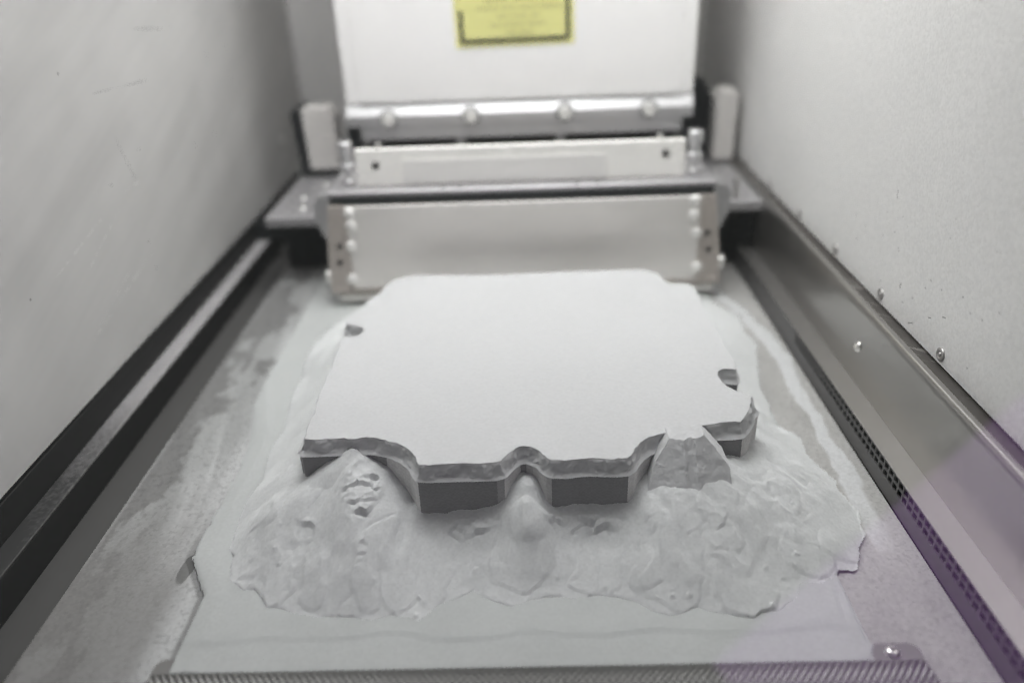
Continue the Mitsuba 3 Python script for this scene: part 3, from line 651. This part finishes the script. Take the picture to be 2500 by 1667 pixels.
# white cover on the crossbar
cv = obj('cover', bx(-0.1750, 0.1668, 0.800, 0.8075, 0.1278, 0.1662, 0.0012), 'cream_plastic', rc, label='cream cover on the crossbar')
obj('cover_panel', bx(-0.1264, 0.0851, 0.7985, 0.7998, 0.1290, 0.1545, 0.0004), 'cover_grey', rc)
for x, z in ((-0.1541, 0.1494), (0.1462, 0.1522)):
    obj('cover_screw', lathe([(0, 0), (0.0038, 0), (0.0038, 0.0010), (0.0025, 0.0014), (0.0022, 0.0003), (0, 0.0003)], (x, 0.800, z), '-y'), 'hole_dark', rc, smooth=40)
for x in (-0.150, 0.140):
    obj('cover_pin', lathe([(0, 0), (0.003, 0), (0.003, 0.005), (0, 0.006)], (x, 0.804, 0.1662), 'z'), 'screw_steel', rc, smooth=40)
for x in (-0.1865, 0.1785):
    obj('thumbscrew', lathe([(0, 0), (0.006, 0), (0.007, 0.004), (0.004, 0.008), (0.004, 0.013), (0.0085, 0.014), (0.0085, 0.021), (0.0062, 0.0225), (0.006, 0.030), (0.0080, 0.034), (0.0080, 0.0435), (0.0068, 0.045), (0, 0.0455)], (x, 0.812, 0.1276), 'z', 36), 'aluminium', rc, smooth=35)

# ------------------------------------------------------------------ the boxed head behind
hd = thing('head_box', 'tall white sheet metal box with a yellow warning label above the recoater', 'housing')
YH = 0.95
obj('body', bx(-0.2100, 0.2020, YH, YH + 0.18, 0.1830, ZC - 0.004, 0.0025), 'cover_white', hd)
obj('front_panel', bx(-0.1930, 0.1850, YH - 0.0022, YH - 0.0003, 0.1850, ZC - 0.01, 0.0008), 'cover_white', hd)
fl = Polygon([(YH - 0.004, 0.1580), (YH - 0.004, 0.1700), (YH + 0.004, 0.1832), (YH + 0.17, 0.1832), (YH + 0.17, 0.1580)])
obj('flange', prism_x(fl, -0.2105, 0.2025), 'light_aluminium', hd, label='bevelled metal flange under the box')
obj('lower_plate', bx(-0.1962, 0.1910, YH - 0.001, YH + 0.15, 0.1405, 0.1578, 0.001), 'aluminium', hd)
obj('under_plate', bx(-0.1900, 0.1850, YH + 0.012, YH + 0.15, 0.1270, 0.1403, 0), 'black_strip', hd)  # black sheet put in as the dark gap beneath the lower plate
for x, z in ((-0.1599, 0.1677), (-0.0614, 0.1690), (0.0502, 0.1695), (0.1499, 0.1695)):
    obj('washer', lathe([(0, 0), (0.0112, 0), (0.0112, 0.0012), (0, 0.0012)], (x, YH - 0.004, z - 0.0015), '-y'), 'washer_grey', hd, smooth=40)
    obj('bolt', cap_head((x, YH - 0.004, z - 0.0015), 0.0080, '-y'), 'zinc', hd, smooth=40)
for x in (-0.076, 0.045):
    obj('spacer', lathe([(0, 0), (0.006, 0), (0.006, 0.02), (0, 0.02)], (x, YH + 0.006, 0.122), 'z'), 'light_aluminium', hd, smooth=40)
obj('notch_block', bx(-0.2130, -0.1966, YH + 0.004, YH + 0.05, 0.1300, 0.1575), 'black_rubber', hd)  # black blocks put in as the dark gaps beside the plate
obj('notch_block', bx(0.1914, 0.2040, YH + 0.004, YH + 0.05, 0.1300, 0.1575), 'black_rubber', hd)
def tilt(m, x, z, deg):
    m.apply_transform(trimesh.transformations.rotation_matrix(math.radians(deg), [0, 1, 0], [x, 0, z]))
    return m
lx, lz = -0.0065, 0.2900
lab = sbox(-0.0740, 0.2440, 0.0610, 0.3350)
wl_ = obj('warning_label', tilt(prism_y(lab, YH - 0.0034, YH - 0.0024), lx, lz, -0.6), 'label_yellow', hd, label='yellow warning label with a black frame')
fr = sbox(-0.0690, 0.2482, 0.0560, 0.3310).buffer(-0.004).buffer(0.004)
fr = fr.difference(fr.buffer(-0.0042)).difference(sbox(-0.075, 0.283, -0.064, 0.297))
obj('frame', tilt(prism_y(fr, YH - 0.0044, YH - 0.0035), lx, lz, -0.6), 'label_black', wl_)
for z, words in ((0.2585, [(-0.016, -0.004), (-0.001, 0.014)]), (0.2670, [(-0.034, -0.022), (-0.019, 0.005), (0.008, 0.030)]), (0.2755, [(-0.026, -0.014), (-0.011, 0.010), (0.013, 0.022)]),
                 (0.2845, [(-0.048, -0.024), (-0.021, -0.004), (-0.001, 0.020), (0.023, 0.048)]), (0.2930, [(-0.040, -0.012), (-0.008, 0.018), (0.022, 0.044)])):
    ms = []
    for a, b in words:
        x = a
        while x < b:
            w = 0.0012 + 0.0010 * RNG.random()
            ms.append(tilt(prism_y(sbox(x, z - 0.0018, min(x + w, b), z + 0.0016 * (0.6 + 0.6 * RNG.random())), YH - 0.0040, YH - 0.0035), lx, lz, -0.6))
            x += w + 0.0006
    obj('text_line', cat(*ms), 'label_print', wl_)

# ------------------------------------------------------------------ blocks beside the head
eb = thing('end_block', 'pale block edged in black rubber at the left end of the recoater', 'block')
obj('body', prism_y(Polygon([(-0.2770, 0.0945), (-0.2790, 0.1700), (-0.2450, 0.1700), (-0.2390, 0.1610), (-0.2390, 0.0945)]), 1.0, 1.04), 'block_grey', eb)
obj('rubber_edge', prism_y(Polygon([(-0.2885, 0.0855), (-0.2925, 0.1660), (-0.2890, 0.1700), (-0.2795, 0.1700), (-0.2775, 0.0940), (-0.2390, 0.0940), (-0.2390, 0.0855)]), 0.999, 1.05), 'black_rubber', eb)
eb = thing('end_block', 'grey upright block against the right wall beside the head box', 'block')
obj('body', prism_y(Polygon([(0.2440, 0.0900), (0.2435, 0.1640), (0.2500, 0.1725), (0.2690, 0.1740), (0.2690, 0.0900)]), 1.0, 1.05), 'block_grey', eb)
obj('rubber_edge', prism_y(Polygon([(0.2080, 0.0880), (0.2080, 0.1950), (0.2300, 0.1850), (0.2432, 0.1640), (0.2432, 0.0880)]), 1.03, 1.06), 'black_rubber', eb)

# ------------------------------------------------------------------ ceiling lamp (inside the chamber, above the bed)
lamp = thing('ceiling_lamp', 'flat lamp under the chamber ceiling', 'lamp')
obj('housing', bx(-0.29, 0.22, 0.465, 0.88, ZC - 0.020, ZC - 0.002, 0.002), 'ceiling_paint', lamp)
dm = trimesh.Trimesh([[-0.28, 0.475, ZC - 0.0205], [0.21, 0.475, ZC - 0.0205], [0.21, 0.87, ZC - 0.0205], [-0.28, 0.87, ZC - 0.0205]], [[0, 2, 1], [0, 3, 2]], process=False)
k = obj('diffuser', dm, 'ceiling_paint', lamp)
scene[k]['emitter'] = {'type': 'area', 'radiance': rgb(LAMP * 0.992, LAMP, LAMP * 1.006)}

# ------------------------------------------------------------------ the sloping front window and the room beyond it
fw = thing('front_window', 'sloping clear glass window in front of the chamber', 'window')
def pane_pt(x, t):
    return [x, 0.17 + 0.6614 * t, 0.28 + 0.75 * t]
obj('pane', (np.array([pane_pt(-0.34, -0.34), pane_pt(0.27, -0.34), pane_pt(0.27, 0.41), pane_pt(-0.34, 0.41)]), np.array([[0, 1, 2, 3]])), 'glass', fw)
tint = thing('monitor', 'added purple glowing panel that makes the purple reflection in the window', 'monitor')  # glowing panel added for the purple veil in the glass
A, B = np.array([0.3606, -1.208, 1.0567]), np.array([0.96, -0.7142, 1.3058])
Cc = np.array([0.8856, -1.0859, 0.9294])
ex = (B - A) / np.linalg.norm(B - A)
ez = np.cross(ex, Cc - A)
ez /= np.linalg.norm(ez)
if ez[1] < 0:
    ez = -ez
ey = np.cross(ez, ex)
sgn = 1.0 if np.dot(Cc - A, ey) > 0 else -1.0
def mp(u, v, w):
    return (A + ex * u + ey * sgn * v + ez * w).tolist()
def slab(u0, u1, v0, v1, w0, w1):
    return trimesh.convex.convex_hull(np.array([mp(u, v, w) for u in (u0, u1) for v in (v0, v1) for w in (w0, w1)]))
obj('casing', slab(-0.02, 0.92, -0.02, 0.52, -0.05, -0.002), 'black_strip', tint)
k = obj('screen', slab(0.0, 0.90, 0.0, 0.50, -0.0018, 0.0), 'label_black', tint)
scene[k]['emitter'] = {'type': 'area', 'radiance': rgb(0.68, 0.35, 0.90)}
